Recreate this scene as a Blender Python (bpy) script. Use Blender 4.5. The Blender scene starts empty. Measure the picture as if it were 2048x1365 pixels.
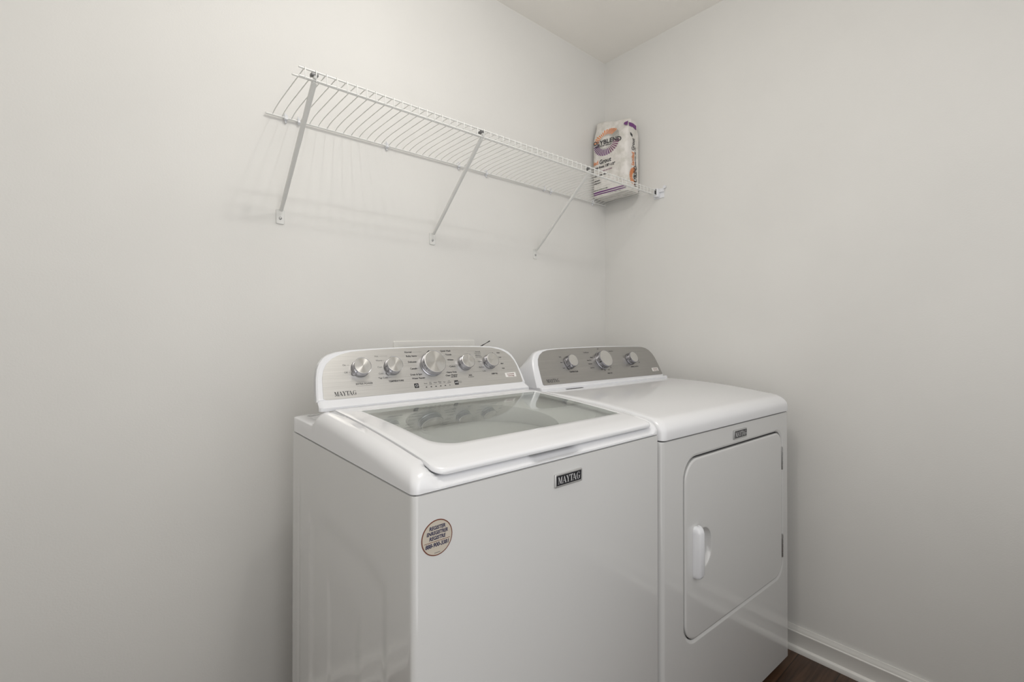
import bpy, bmesh, math, random
from math import sin, cos, pi, radians, sqrt, exp
from mathutils import Vector, Matrix, noise

random.seed(7)
scene = bpy.context.scene
COL = scene.collection

# ------------------------------------------------------------------ camera
cam_d = bpy.data.cameras.new('camera')
cam = bpy.data.objects.new('camera', cam_d)
COL.objects.link(cam)
cam_d.sensor_width = 36.0
cam_d.lens = 939.8 / 2048 * 36.0
cam_d.shift_y = -0.01284
cam_d.clip_start = 0.02
cam.location = (-1.8911, -1.4851, 1.1510)
cam.rotation_euler = (radians(90.357), 0, radians(-40.631))
scene.camera = cam

# ------------------------------------------------------------------ light and exposure
world = bpy.data.worlds.new('world')
scene.world = world
world.use_nodes = True
world.node_tree.nodes['Background'].inputs[0].default_value = (1.0, 0.96, 0.90, 1)
world.node_tree.nodes['Background'].inputs[1].default_value = 0.02

def bulb(name, loc, watts, radius, color):
    l = bpy.data.lights.new(name, 'POINT')
    l.energy = watts
    l.shadow_soft_size = radius
    l.color = color
    o = bpy.data.objects.new(name, l)
    o.location = loc
    COL.objects.link(o)
    return o

def area(name, loc, sx, sy, rot, watts, color):
    l = bpy.data.lights.new(name, 'AREA')
    l.shape = 'RECTANGLE'; l.size = sx; l.size_y = sy
    l.energy = watts
    l.color = color
    o = bpy.data.objects.new(name, l)
    o.location = loc; o.rotation_euler = rot
    COL.objects.link(o)
    return o

# ceiling fixture over the middle of the room: two bare bulbs; the broad area lamp is added soft fill
bulb('ceiling_bulb', (-1.33, -0.92, 2.37), 6.2, 0.013, (1.0, 0.975, 0.94))
bulb('ceiling_bulb', (-1.25, -0.89, 2.37), 1.8, 0.013, (1.0, 0.975, 0.94))
area('ceiling_fill', (-1.3, -0.9, 2.455), 0.6, 0.6, (0, 0, 0), 2.4, (1.0, 0.985, 0.96))
# two fill lamps added behind the camera to raise the soft light
area('rear_fill_wide', (-1.20, -1.88, 1.50), 2.1, 1.6, (radians(90), 0, 0), 9.8, (1.0, 0.99, 0.975))
area('rear_fill_narrow', (-1.72, -1.87, 1.05), 0.8, 2.0, (radians(90), 0, 0), 5.4, (1.0, 0.99, 0.975))

scene.view_settings.view_transform = 'Standard'
scene.view_settings.look = 'None'
scene.view_settings.exposure = 0.07
scene.view_settings.gamma = 1.0
scene.view_settings.use_curve_mapping = False

# ------------------------------------------------------------------ materials
def mat(name, color, rough=0.5, metal=0.0, spec=0.5, coat=0.0):
    m = bpy.data.materials.new(name)
    m.use_nodes = True
    b = m.node_tree.nodes['Principled BSDF']
    b.inputs['Base Color'].default_value = (*color, 1)
    b.inputs['Roughness'].default_value = rough
    b.inputs['Metallic'].default_value = metal
    b.inputs['Specular IOR Level'].default_value = spec
    b.inputs['Coat Weight'].default_value = coat
    b.inputs['Coat Roughness'].default_value = 0.05
    return m

def nd(m, t, **kw):
    n = m.node_tree.nodes.new(t)
    for k, v in kw.items():
        if k in n.inputs:
            n.inputs[k].default_value = v
        else:
            setattr(n, k, v)
    return n

def lk(m, a, b):
    m.node_tree.links.new(a, b)

def bsdf(m):
    return m.node_tree.nodes['Principled BSDF']

def paint(name, color, bump=0.0006, var=0.02, scale=230.0, rough=0.6):
    """rolled wall paint: faint orange peel and a slow tonal variation"""
    m = mat(name, color, rough, spec=0.3)
    tc = nd(m, 'ShaderNodeTexCoord')
    n = nd(m, 'ShaderNodeTexNoise', Scale=scale, Detail=3.0)
    lk(m, tc.outputs['Object'], n.inputs['Vector'])
    bp = nd(m, 'ShaderNodeBump', Strength=0.35, Distance=bump)
    lk(m, n.outputs['Fac'], bp.inputs['Height'])
    lk(m, bp.outputs['Normal'], bsdf(m).inputs['Normal'])
    n2 = nd(m, 'ShaderNodeTexNoise', Scale=3.0, Detail=5.0)
    lk(m, tc.outputs['Object'], n2.inputs['Vector'])
    cr = nd(m, 'ShaderNodeValToRGB')
    c0 = [c * (1 - var) for c in color]; c1 = [min(1, c * (1 + var)) for c in color]
    cr.color_ramp.elements[0].position = 0.3; cr.color_ramp.elements[0].color = (*c0, 1)
    cr.color_ramp.elements[1].position = 0.7; cr.color_ramp.elements[1].color = (*c1, 1)
    lk(m, n2.outputs['Fac'], cr.inputs['Fac'])
    lk(m, cr.outputs['Color'], bsdf(m).inputs['Base Color'])
    return m

M = {}
M['wall'] = paint('wall_paint', (0.742, 0.734, 0.712))
M['ceiling'] = paint('ceiling_paint', (0.90, 0.875, 0.83), bump=0.001, scale=120)
M['trim'] = mat('trim_paint', (0.80, 0.79, 0.76), 0.3)
M['enamel'] = mat('white_enamel_lit', (0.79, 0.795, 0.815), 0.12, coat=0.3)  # paler copy for the tops, their brighter light put into the colour
M['cabinet'] = mat('white_enamel_shaded', (0.66, 0.66, 0.655), 0.14, coat=0.6)  # darker copy for upright faces, their shade put into the colour
M['plastic'] = mat('white_plastic', (0.79, 0.80, 0.83), 0.22)
M['wire'] = mat('white_vinyl_wire', (0.78, 0.78, 0.76), 0.35)
M['bracket'] = mat('white_powder_coat', (0.72, 0.72, 0.70), 0.4)
M['chrome'] = mat('chrome', (0.40, 0.40, 0.43), 0.12, 1.0)  # darkened so the colour carries the reflection of a dark room
M['screw'] = mat('steel_screw', (0.45, 0.45, 0.45), 0.3, 1.0)
M['hook'] = mat('dull_steel', (0.16, 0.16, 0.16), 0.45, 0.6)
M['ink'] = mat('black_ink', (0.03, 0.03, 0.035), 0.5)
M['greyink'] = mat('grey_ink', (0.16, 0.16, 0.16), 0.5)
M['black'] = mat('black_plastic', (0.012, 0.012, 0.016), 0.35)
M['darkgap'] = mat('dark_plastic', (0.05, 0.05, 0.05), 0.6)
M['silver'] = mat('silver_plastic', (0.55, 0.55, 0.55), 0.3, 0.7)
M['letter'] = mat('silver_letter', (0.75, 0.75, 0.76), 0.3, 0.3)
M['sticker'] = mat('sticker_paper', (0.80, 0.79, 0.77), 0.5)
M['beige'] = mat('sticker_beige', (0.52, 0.47, 0.40), 0.45)
M['brown'] = mat('sticker_brown', (0.16, 0.055, 0.035), 0.45)
M['navy'] = mat('sticker_navy', (0.035, 0.035, 0.08), 0.45)
M['orange'] = mat('print_orange', (0.80, 0.25, 0.06), 0.5)
M['purple'] = mat('print_purple', (0.16, 0.045, 0.19), 0.5)
M['plum'] = mat('print_plum', (0.23, 0.09, 0.17), 0.5)
M['printgrey'] = mat('print_grey', (0.42, 0.42, 0.39), 0.5)
M['redink'] = mat('print_red', (0.20, 0.07, 0.06), 0.5)
M['tub'] = mat('tub_ring_plastic', (0.74, 0.75, 0.74), 0.35)

# stainless basket with rows of holes
m = mat('stainless_basket', (0.50, 0.50, 0.48), 0.35, 0.85)
tc = nd(m, 'ShaderNodeTexCoord')
v = nd(m, 'ShaderNodeTexVoronoi', Scale=55.0)
lk(m, tc.outputs['Object'], v.inputs['Vector'])
cr = nd(m, 'ShaderNodeValToRGB')
cr.color_ramp.elements[0].position = 0.10; cr.color_ramp.elements[0].color = (0.03, 0.03, 0.03, 1)
cr.color_ramp.elements[1].position = 0.14; cr.color_ramp.elements[1].color = (0.50, 0.50, 0.48, 1)
lk(m, v.outputs['Distance'], cr.inputs['Fac'])
lk(m, cr.outputs['Color'], bsdf(m).inputs['Base Color'])
M['basket'] = m

# horizontally brushed steel of the control panels
def brushed(name, color, rough):
    m = mat(name, color, rough, 0.9)
    tc = nd(m, 'ShaderNodeTexCoord')
    mp = nd(m, 'ShaderNodeMapping')
    mp.inputs['Scale'].default_value = (6.0, 900.0, 1.0)
    lk(m, tc.outputs['Object'], mp.inputs['Vector'])
    n = nd(m, 'ShaderNodeTexNoise', Scale=1.0, Detail=4.0)
    lk(m, mp.outputs['Vector'], n.inputs['Vector'])
    cr = nd(m, 'ShaderNodeValToRGB')
    cr.color_ramp.elements[0].position = 0.25
    cr.color_ramp.elements[0].color = (*[c * 0.86 for c in color], 1)
    cr.color_ramp.elements[1].position = 0.75
    cr.color_ramp.elements[1].color = (*[min(1, c * 1.10) for c in color], 1)
    lk(m, n.outputs['Fac'], cr.inputs['Fac'])
    lk(m, cr.outputs['Color'], bsdf(m).inputs['Base Color'])
    bp = nd(m, 'ShaderNodeBump', Strength=0.25, Distance=0.0002)
    lk(m, n.outputs['Fac'], bp.inputs['Height'])
    lk(m, bp.outputs['Normal'], bsdf(m).inputs['Normal'])
    return m
M['panel'] = brushed('brushed_steel_light', (0.62, 0.61, 0.59), 0.38)
M['panel_dark'] = brushed('brushed_steel_dark', (0.42, 0.41, 0.395), 0.38)

# spun metal face of the knobs
m = mat('spun_metal', (0.66, 0.65, 0.63), 0.28, 1.0)
bsdf(m).inputs['Anisotropic'].default_value = 0.85
tg = nd(m, 'ShaderNodeTangent', direction_type='RADIAL', axis='Z')
lk(m, tg.outputs['Tangent'], bsdf(m).inputs['Tangent'])
M['spun'] = m

# tinted glass of the lid
m = bpy.data.materials.new('tinted_lid_glass')
m.use_nodes = True
nt = m.node_tree
for n in list(nt.nodes):
    nt.nodes.remove(n)
out = nt.nodes.new('ShaderNodeOutputMaterial')
tr = nt.nodes.new('ShaderNodeBsdfTransparent'); tr.inputs[0].default_value = (0.875, 0.885, 0.87, 1)
gl = nt.nodes.new('ShaderNodeBsdfGlossy'); gl.inputs['Roughness'].default_value = 0.02
gl.inputs[0].default_value = (0.95, 0.97, 0.96, 1)
lw = nt.nodes.new('ShaderNodeLayerWeight'); lw.inputs['Blend'].default_value = 0.5
pw = nt.nodes.new('ShaderNodeMath'); pw.operation = 'POWER'; pw.inputs[1].default_value = 5.0
fr = nt.nodes.new('ShaderNodeMath'); fr.operation = 'MULTIPLY_ADD'; fr.inputs[1].default_value = 0.95; fr.inputs[2].default_value = 0.05
nt.links.new(lw.outputs['Facing'], pw.inputs[0]); nt.links.new(pw.outputs[0], fr.inputs[0])
mx = nt.nodes.new('ShaderNodeMixShader')
nt.links.new(fr.outputs[0], mx.inputs[0]); nt.links.new(tr.outputs[0], mx.inputs[1])
nt.links.new(gl.outputs[0], mx.inputs[2]); nt.links.new(mx.outputs[0], out.inputs[0])
M['glass'] = m

# dark wood plank floor
m = mat('dark_wood_planks', (0.06, 0.035, 0.02), 0.38)
tc = nd(m, 'ShaderNodeTexCoord')
br = nd(m, 'ShaderNodeTexBrick', Scale=1.0)
br.offset = 0.37
br.inputs['Color1'].default_value = (0.085, 0.048, 0.028, 1)
br.inputs['Color2'].default_value = (0.055, 0.030, 0.018, 1)
br.inputs['Mortar'].default_value = (0.012, 0.008, 0.006, 1)
br.inputs['Mortar Size'].default_value = 0.0015
br.inputs['Brick Width'].default_value = 1.2
br.inputs['Row Height'].default_value = 0.125
lk(m, tc.outputs['Object'], br.inputs['Vector'])
mp = nd(m, 'ShaderNodeMapping'); mp.inputs['Scale'].default_value = (4.0, 60.0, 1.0)
lk(m, tc.outputs['Object'], mp.inputs['Vector'])
n = nd(m, 'ShaderNodeTexNoise', Scale=1.0, Detail=8.0, Distortion=0.6)
lk(m, mp.outputs['Vector'], n.inputs['Vector'])
cr = nd(m, 'ShaderNodeValToRGB')
cr.color_ramp.elements[0].position = 0.35; cr.color_ramp.elements[0].color = (0.45, 0.42, 0.4, 1)
cr.color_ramp.elements[1].position = 0.7; cr.color_ramp.elements[1].color = (1.7, 1.6, 1.5, 1)
lk(m, n.outputs['Fac'], cr.inputs['Fac'])
mul = nd(m, 'ShaderNodeMix', data_type='RGBA', blend_type='MULTIPLY')
mul.inputs[0].default_value = 1.0
lk(m, br.outputs['Color'], mul.inputs[6]); lk(m, cr.outputs['Color'], mul.inputs[7])
lk(m, mul.outputs[2], bsdf(m).inputs['Base Color'])
M['floor'] = m

# woven/printed sack paper
m = mat('sack_paper', (0.70, 0.67, 0.64), 0.5)
tc = nd(m, 'ShaderNodeTexCoord')
n = nd(m, 'ShaderNodeTexNoise', Scale=26.0, Detail=5.0, Roughness=0.6)
lk(m, tc.outputs['Object'], n.inputs['Vector'])
bp = nd(m, 'ShaderNodeBump', Strength=0.6, Distance=0.004)
lk(m, n.outputs['Fac'], bp.inputs['Height'])
lk(m, bp.outputs['Normal'], bsdf(m).inputs['Normal'])
cr = nd(m, 'ShaderNodeValToRGB')
cr.color_ramp.elements[0].position = 0.3; cr.color_ramp.elements[0].color = (0.60, 0.58, 0.53, 1)
cr.color_ramp.elements[1].position = 0.6; cr.color_ramp.elements[1].color = (0.78, 0.75, 0.72, 1)
lk(m, n.outputs['Fac'], cr.inputs['Fac'])
lk(m, cr.outputs['Color'], bsdf(m).inputs['Base Color'])
M['sack'] = m

# ------------------------------------------------------------------ mesh helpers
class MB:
    def __init__(self):
        self.v = []; self.f = []; self.mi = []
    def add(self, verts, faces, mi=0, M4=None):
        o = len(self.v)
        for p in verts:
            p = Vector(p)
            if M4 is not None: p = M4 @ p
            self.v.append(p)
        for f in faces:
            self.f.append([i + o for i in f]); self.mi.append(mi)
        return self
    def loft(self, rings, cap0=False, cap1=False, closed=True, mi=0):
        o = len(self.v); n = len(rings[0])
        for r in rings:
            for p in r: self.v.append(Vector(p))
        for k in range(len(rings) - 1):
            for i in range(n if closed else n - 1):
                a = o + k * n + i; b = o + k * n + (i + 1) % n
                self.f.append([a, b, b + n, a + n]); self.mi.append(mi)
        if cap0:
            self.f.append([o + i for i in reversed(range(n))]); self.mi.append(mi)
        if cap1:
            e = o + (len(rings) - 1) * n
            self.f.append([e + i for i in range(n)]); self.mi.append(mi)
        return self
    def box(self, x0, x1, y0, y1, z0, z1, b=0.0, mi=0):
        if b <= 0:
            vs = [(x, y, z) for z in (z0, z1) for x, y in ((x0, y0), (x1, y0), (x1, y1), (x0, y1))]
            self.add(vs, [(3, 2, 1, 0), (4, 5, 6, 7), (0, 1, 5, 4), (1, 2, 6, 5), (2, 3, 7, 6), (3, 0, 4, 7)], mi)
        else:
            R = lambda e, z: [(p[0], p[1], z) for p in rrect(x0 + e, x1 - e, y0 + e, y1 - e, max(b - e, 1e-4), 3)]
            self.loft([R(b, z0), R(b * .3, z0 + b * .3), R(0, z0 + b), R(0, z1 - b), R(b * .3, z1 - b * .3), R(b, z1)], True, True, mi=mi)
        return self
    def tube(self, pts, r, seg=8, caps=True, mi=0, rx=None):
        pts = [Vector(p) for p in pts]
        rings = []
        for i, p in enumerate(pts):
            if i == 0: t = pts[1] - p
            elif i == len(pts) - 1: t = p - pts[-2]
            else: t = (pts[i + 1] - p).normalized() + (p - pts[i - 1]).normalized()
            t.normalize()
            ref = Vector((1, 0, 0)) if abs(t.x) < 0.9 else Vector((0, 0, 1))
            a = t.cross(ref).normalized(); b = t.cross(a).normalized()
            ra = r if rx is None else rx
            rings.append([p + a * ra * cos(2 * pi * k / seg) + b * r * sin(2 * pi * k / seg) for k in range(seg)])
        self.loft(rings, caps, caps, mi=mi)
        return self
    def lathe(self, prof, seg=48, mi=0):
        """profile of (radius, z) spun about local z"""
        rings = [[(r * cos(2 * pi * k / seg), r * sin(2 * pi * k / seg), z) for k in range(seg)] for r, z in prof]
        self.loft(rings, prof[0][0] > 1e-6, prof[-1][0] > 1e-6, mi=mi)
        return self
    def build(self, name, mats, parent=None, smooth=None, loc=None, rot=None, wn=False):
        me = bpy.data.meshes.new(name)
        me.from_pydata([tuple(p) for p in self.v], [], self.f)
        if not isinstance(mats, (list, tuple)): mats = [mats]
        for m_ in mats: me.materials.append(m_)
        me.polygons.foreach_set('material_index', self.mi)
        bm = bmesh.new(); bm.from_mesh(me)
        bmesh.ops.remove_doubles(bm, verts=bm.verts, dist=1e-6)
        bmesh.ops.recalc_face_normals(bm, faces=bm.faces) if smooth != 'flatprint' else None
        bm.to_mesh(me); bm.free()
        if smooth not in (None, 'flatprint'):
            me.polygons.foreach_set('use_smooth', [True] * len(me.polygons))
            me.set_sharp_from_angle(angle=radians(smooth))
        me.update()
        o = bpy.data.objects.new(name, me)
        COL.objects.link(o)
        if wn:
            md = o.modifiers.new('weighted_normal', 'WEIGHTED_NORMAL'); md.keep_sharp = True; md.weight = 80
        if parent is not None: o.parent = parent
        if loc is not None: o.location = loc
        if rot is not None: o.rotation_euler = rot
        return o

def rrect(x0, x1, y0, y1, r, n=6, subs=(1, 1, 1, 1)):
    """rounded rectangle, counter clockwise; sides bottom, right, top, left subdivided; r a number or 4 (bl, br, tr, tl)"""
    if not isinstance(r, (tuple, list)): r = (r, r, r, r)
    bl, br_, tr_, tl = r
    out = []
    def arc(cx, cy, rr, a0):
        for k in range(n + 1):
            a = a0 + (pi / 2) * k / n
            out.append((cx + rr * cos(a), cy + rr * sin(a)))
    def side(p, q, s):
        for k in range(1, s):
            out.append((p[0] + (q[0] - p[0]) * k / s, p[1] + (q[1] - p[1]) * k / s))
    arc(x0 + bl, y0 + bl, bl, pi)
    side((x0 + bl, y0), (x1 - br_, y0), subs[0])
    arc(x1 - br_, y0 + br_, br_, 1.5 * pi)
    side((x1, y0 + br_), (x1, y1 - tr_), subs[1])
    arc(x1 - tr_, y1 - tr_, tr_, 0)
    side((x1 - tr_, y1), (x0 + tl, y1), subs[2])
    arc(x0 + tl, y1 - tl, tl, pi / 2)
    side((x0, y1 - tl), (x0, y0 + bl), subs[3])
    return out

def empty(name, loc, rz=0.0):
    o = bpy.data.objects.new(name, None)
    o.empty_display_size = 0.1
    o.location = loc; o.rotation_euler = (0, 0, rz)
    COL.objects.link(o)
    return o

def tag(o, label=None, cat=None, group=None, kind=None):
    if label: o['label'] = label
    if cat: o['category'] = cat
    if group: o['group'] = group
    if kind: o['kind'] = kind
    return o

def text2d(s, size, x, y, align='CENTER', bold=0.0, shear=0.0, spacing=1.0, xs=1.0):
    """flat lettering as (verts2d, faces)"""
    cu = bpy.data.curves.new('t', 'FONT')
    cu.body = s; cu.size = size; cu.align_x = align; cu.align_y = 'CENTER'
    cu.offset = bold; cu.shear = shear; cu.space_character = spacing
    cu.resolution_u = 3
    o = bpy.data.objects.new('t', cu)
    COL.objects.link(o)
    dg = bpy.context.evaluated_depsgraph_get()
    me = bpy.data.meshes.new_from_object(o.evaluated_get(dg))
    vs = [(v_.co.x * xs + x, v_.co.y + y) for v_ in me.vertices]
    fs = [list(p.vertices) for p in me.polygons]
    bpy.data.objects.remove(o); bpy.data.curves.remove(cu); bpy.data.meshes.remove(me)
    return vs, fs

def maytag_letters(x, y, h, w):
    """bold serif word mark, lower left at x, y; cap height h, total width w"""
    polys = []
    def q(*p): polys.append(list(p))
    def r_(a, b, c, d_): polys.append([(a, b), (c, b), (c, d_), (a, d_)])
    sx = 0.0
    se = 0.055
    # M
    r_(0.0, 0, .26, se); r_(0.0, 1 - se, .26, 1); r_(.10, 0, .155, 1)
    q((.06, 1), (.30, 1), (.60, .10), (.50, 0)); q((.50, 0), (.56, .0), (.85, 1), (.78, 1))
    r_(.78, 0, .96, 1); r_(.68, 0, 1.06, se); r_(.76, 1 - se, 1.06, 1)
    o = 1.08
    # A
    q((o + .06, 0), (o + .12, 0), (o + .46, 1), (o + .40, 1)); q((o + .34, 1), (o + .50, 1), (o + .88, 0), (o + .66, 0))
    r_(o + .16, .32, o + .66, .32 + se); r_(o, 0, o + .25, se); r_(o + .56, 0, o + .98, se)
    o = 1.98
    # Y
    q((o + .06, 1), (o + .28, 1), (o + .56, .42), (o + .36, .42)); q((o + .46, .42), (o + .54, .50), (o + .80, 1), (o + .74, 1))
    r_(o + .36, 0, o + .56, .46); r_(o + .24, 0, o + .68, se); r_(o, 1 - se, o + .38, 1); r_(o + .62, 1 - se, o + .92, 1)
    o = 2.84
    # T
    r_(o + .32, 0, o + .52, 1); r_(o + .20, 0, o + .64, se); r_(o, .93, o + .84, 1)
    q((o, .72), (o + .04, .72), (o + .12, .94), (o, .94)); q((o + .80, .72), (o + .84, .72), (o + .84, .94), (o + .72, .94))
    o = 3.56
    # A
    q((o + .06, 0), (o + .12, 0), (o + .46, 1), (o + .40, 1)); q((o + .34, 1), (o + .50, 1), (o + .88, 0), (o + .66, 0))
    r_(o + .16, .32, o + .66, .32 + se); r_(o, 0, o + .25, se); r_(o + .56, 0, o + .98, se)
    o = 4.56
    # G : thick-left bowl
    N = 22
    for k in range(N):
        a0 = radians(48 + (318 - 48) * k / N); a1 = radians(48 + (318 - 48) * (k + 1) / N)
        def P(a, inner):
            t = max(0.0, -cos(a))
            th = 0.05 + 0.15 * t
            rx, ry = (.44, .52)
            if inner: rx -= th; ry -= 0.05 + 0.02 * t
            return (o + .46 + rx * cos(a), .5 + ry * sin(a))
        q(P(a0, 0), P(a1, 0), P(a1, 1), P(a0, 1))
    r_(o + .62, .06, o + .80, .46); r_(o + .52, .42, o + .90, .46 + .03)
    q((o + .72, .72), (o + .78, .70), (o + .80, 1), (o + .76, 1))
    W = o + .92
    vs, fs = [], []
    for p in polys:
        b = len(vs)
        for (px, py) in p: vs.append((x + px / W * w, y + py * h))
        fs.append(list(range(b, b + len(p))))
    return vs, fs

def flat(mb, vf, h=0.0, mi=0, fn=None):
    vs, fs = vf
    if fn is None: mb.add([(a, b, h) for a, b in vs], fs, mi)
    else: mb.add([fn(a, b) for a, b in vs], fs, mi)

# ------------------------------------------------------------------ room
ZC = 2.497; XL = -2.36; YF = -1.90
def struct(o):
    o['kind'] = 'structure'; return o
T = 0.1
struct(MB().box(XL - T, T, YF - T, T, -T, 0).build('floor', M['floor']))
struct(MB().box(XL - T, T, YF - T, T, ZC, ZC + T).build('ceiling', M['ceiling']))
struct(MB().box(XL - T, T, 0, T, 0, ZC).build('wall_back', M['wall']))
struct(MB().box(0, T, YF - T, 0, 0, ZC).build('wall_right', M['wall']))
struct(MB().box(XL - T, XL, YF - T, 0, 0, ZC).build('wall_left', M['wall']))
wf = MB()
wf.box(-0.12, 0, YF - T, YF, 0, ZC); wf.box(XL, -2.28, YF - T, YF, 0, ZC); wf.box(-2.28, -0.12, YF - T, YF, 2.32, ZC)
struct(wf.build('wall_front', M['wall']))

def baseboard(name, p0, p1, nrm):
    """moulded baseboard with a shoe strip, run from p0 to p1, nrm points into the room"""
    prof = [(0.001, 0.0), (0.022, 0.0), (0.022, 0.008), (0.0195, 0.015), (0.014, 0.0195), (0.0125, 0.020), (0.0125, 0.062),
            (0.0135, 0.064), (0.0135, 0.068), (0.011, 0.071), (0.0105, 0.077), (0.0075, 0.082), (0.0065, 0.0875), (0.001, 0.0875)]
    p0 = Vector(p0); p1 = Vector(p1); n_ = Vector(nrm)
    mb = MB()
    r0 = [p0 + n_ * a + Vector((0, 0, b)) for a, b in prof]
    r1 = [p1 + n_ * a + Vector((0, 0, b)) for a, b in prof]
    mb.loft([r0, r1], True, True)
    return struct(mb.build(name, M['trim'], smooth=30))
baseboard('baseboard_right', (0, -0.02, 0), (0, YF, 0), (-1, 0, 0))
baseboard('baseboard_back', (XL, 0, 0), (-0.001, 0, 0), (0, -1, 0))
baseboard('baseboard_left', (XL, YF, 0), (XL, -0.02, 0), (1, 0, 0))

# ------------------------------------------------------------------ shared appliance pieces
FT = math.atan2(0.894427, 0.447214)       # tilt of the control faces
def smooth01(t):
    t = max(0.0, min(1.0, t)); return t * t * (3 - 2 * t)

def make_console(root, name, uc, hw, v0, z0, vback, zbase, top, lip_v, curve, taper):
    """wedge shaped console: curve = list of (fraction of half width, s) from bottom end to the top middle"""
    half = curve
    left = [(uc - f * hw, s) for f, s in half]
    right = [(uc + f * hw, s) for f, s in reversed(half)]
    outl = left + right                      # from bottom left over the top to bottom right
    def P(u, s, h): return Vector((u, v0 + s * .4472 - h * .8944, z0 + s * .8944 + h * .4472))
    def shrink(e):
        res = []
        n_ = len(outl)
        cx, cy = uc, top * .45
        for (u, s) in outl:
            su = 1 - e / hw
            res.append((cx + (u - cx) * su, s - e if s > cy else (s + e if s < 0.004 else s)))
        return res
    mb = MB()
    inner = shrink(0.0075)
    o3 = shrink(0.004)
    r_face = [P(u, s, -0.001) for u, s in inner]
    r_rim = [P(u, s, 0.0) for u, s in o3]
    r_edge = [P(u, s, -0.003) for u, s in outl]
    r_mid = [P(u, s, -0.006) + Vector((0, .012, 0)) for u, s in outl]
    r_back = []
    for u, s in outl:
        p = P(u, s, 0)
        zz = zbase + (p.z - zbase) * 0.34
        r_back.append(Vector((uc + (p.x - uc) * (1 - taper / hw), vback, zz)))
    rings = [r_back, r_mid, r_edge, r_rim, r_face]
    mb.loft(rings, True, True)
    # apron below the face, standing on the top cover
    x0, x1 = uc - hw, uc + hw
    sq = curve[0][1] * .8944
    front = []
    for z_, dv, e in ((zbase - 0.002, lip_v, 0.0), (zbase + 0.006, lip_v, 0.0), (zbase + 0.0095, lip_v + 0.004, 0.001), (z0 - 0.006 + sq, v0 - 0.010 + sq * .4, 0.002), (z0 + 0.001 + sq, v0 - 0.001 + sq * .5, .003), (z0 + 0.004 + sq, v0 + 0.006 + sq * .5, .004)):
        front.append([(x0 + e + taper, vback, z_), (x0 + e, dv + 0.010, z_), (x0 + e + 0.003, dv + 0.003, z_), (x0 + e + 0.010, dv, z_),
                      (x1 - e - 0.010, dv, z_), (x1 - e - 0.003, dv + 0.003, z_), (x1 - e, dv + 0.010, z_), (x1 - e - taper, vback, z_)])
    mb.loft(front, True, True)
    return mb.build(name, M['plastic'], root, smooth=40, wn=True)

def face_obj(mb, name, mats, root, v0, z0, smooth=None):
    return mb.build(name, mats, root, smooth, loc=(0, v0, z0), rot=(FT, 0, 0))

def panel_mesh(uc, pts, h0, h1):
    """fascia plate from half outline pts (half width, s) bottom to top"""
    outl = [(uc - w, s) for w, s in pts] + [(uc + w, s) for w, s in reversed(pts)]
    outl = outl[::-1]
    mb = MB()
    mb.loft([[(u, s, h0) for u, s in outl], [(u, s, h1) for u, s in outl]], False, True)
    return mb

def knob_mesh(R, H, Rf):
    body = MB()
    body.lathe([(0, 0), (R * 1.04, 0), (R * 1.04, H * .08), (R * .98, H * .14), (R * .985, H * .45), (R * .99, H * .80), (R * .97, H * .93), (Rf + .0012, H), (Rf, H * .985)], 56)
    face = MB()
    face.lathe([(0, 0.0), (Rf * .999, 0.0), (Rf * .999, 0.0006), (Rf * .97, 0.0009), (0, 0.0012)], 56)
    return body, face

def make_knob(parent, v0, z0, u, s, R, H, Rf, ang, tab, mark=True):
    """chrome knob: drum, spun face, raised pointer at angle ang"""
    body, face = knob_mesh(R, H, Rf)
    Rx = Matrix.Rotation(FT, 4, 'X')
    base = Vector((u, v0 + s * .4472, z0 + s * .8944)) + Vector((0, -.8944, .4472)) * 0.0012
    o = body.build('knob', M['chrome'], parent, 50, loc=base, rot=(FT, 0, 0))
    f = face.build('knob_face', M['spun'], o, None, loc=(0, 0, H * .985))
    if tab:
        p = MB()
        w = R * .24
        rings = []
        for z_, e in ((H * .06, 0), (H * .72, 0), (H * .86, .25), (H * .9, .6)):
            ww = w * (1 - e * .5); L0 = R * .75; L1 = R * (1.22 - e * .12)
            rings.append([(L0, -ww, z_), (L1 - .002, -ww, z_), (L1, -ww * .5, z_), (L1, ww * .5, z_), (L1 - .002, ww, z_), (L0, ww, z_)])
        p.loft(rings, True, True)
        p.build('pointer', M['chrome'], o, 40, rot=(0, 0, ang))
    elif mark:
        p = MB()
        p.box(R * .93, R * 1.05, -R * .05, R * .05, H * .5, H * .99)
        p.build('pointer', M['darkgap'], o, None, rot=(0, 0, ang))
    return o

def make_badge(root, u0, u1, z0, z1, vf=0.0):
    b = MB()
    R = lambda e, y: [(p[0], y, p[1]) for p in rrect(u0 + e, u1 - e, z0 + e, z1 - e, 0.0015, 2)]
    b.loft([R(0, vf + .001), R(0, vf - .003), R(.0012, vf - .0042), R(.003, vf - .0042), R(.0035, vf - .0034)], True, True)
    o = b.build('badge', M['silver'], root, 30)
    k = MB(); R2 = R
    k.loft([R2(.0034, vf - .0030), R2(.0034, vf - .0037)], False, True)
    k.build('badge_field', M['black'], o)
    l = MB()
    vf2 = maytag_letters(u0 + .0075, z0 + .0065, (z1 - z0) - .0125, (u1 - u0) - .0145)
    flat(l, vf2, fn=lambda a, b_: (a, vf - .0040, b_))
    l.build('lettering', M['letter'], o, 'flatprint')
    return o

# ================================================================== WASHER
W = 0.675; WD = 0.6305
washer = empty('washing_machine', (-1.5362, -0.8387, 0.0), radians(-0.23))
tag(washer, 'white top-load washing machine with glass lid and round beige register sticker', 'washing machine')

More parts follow.
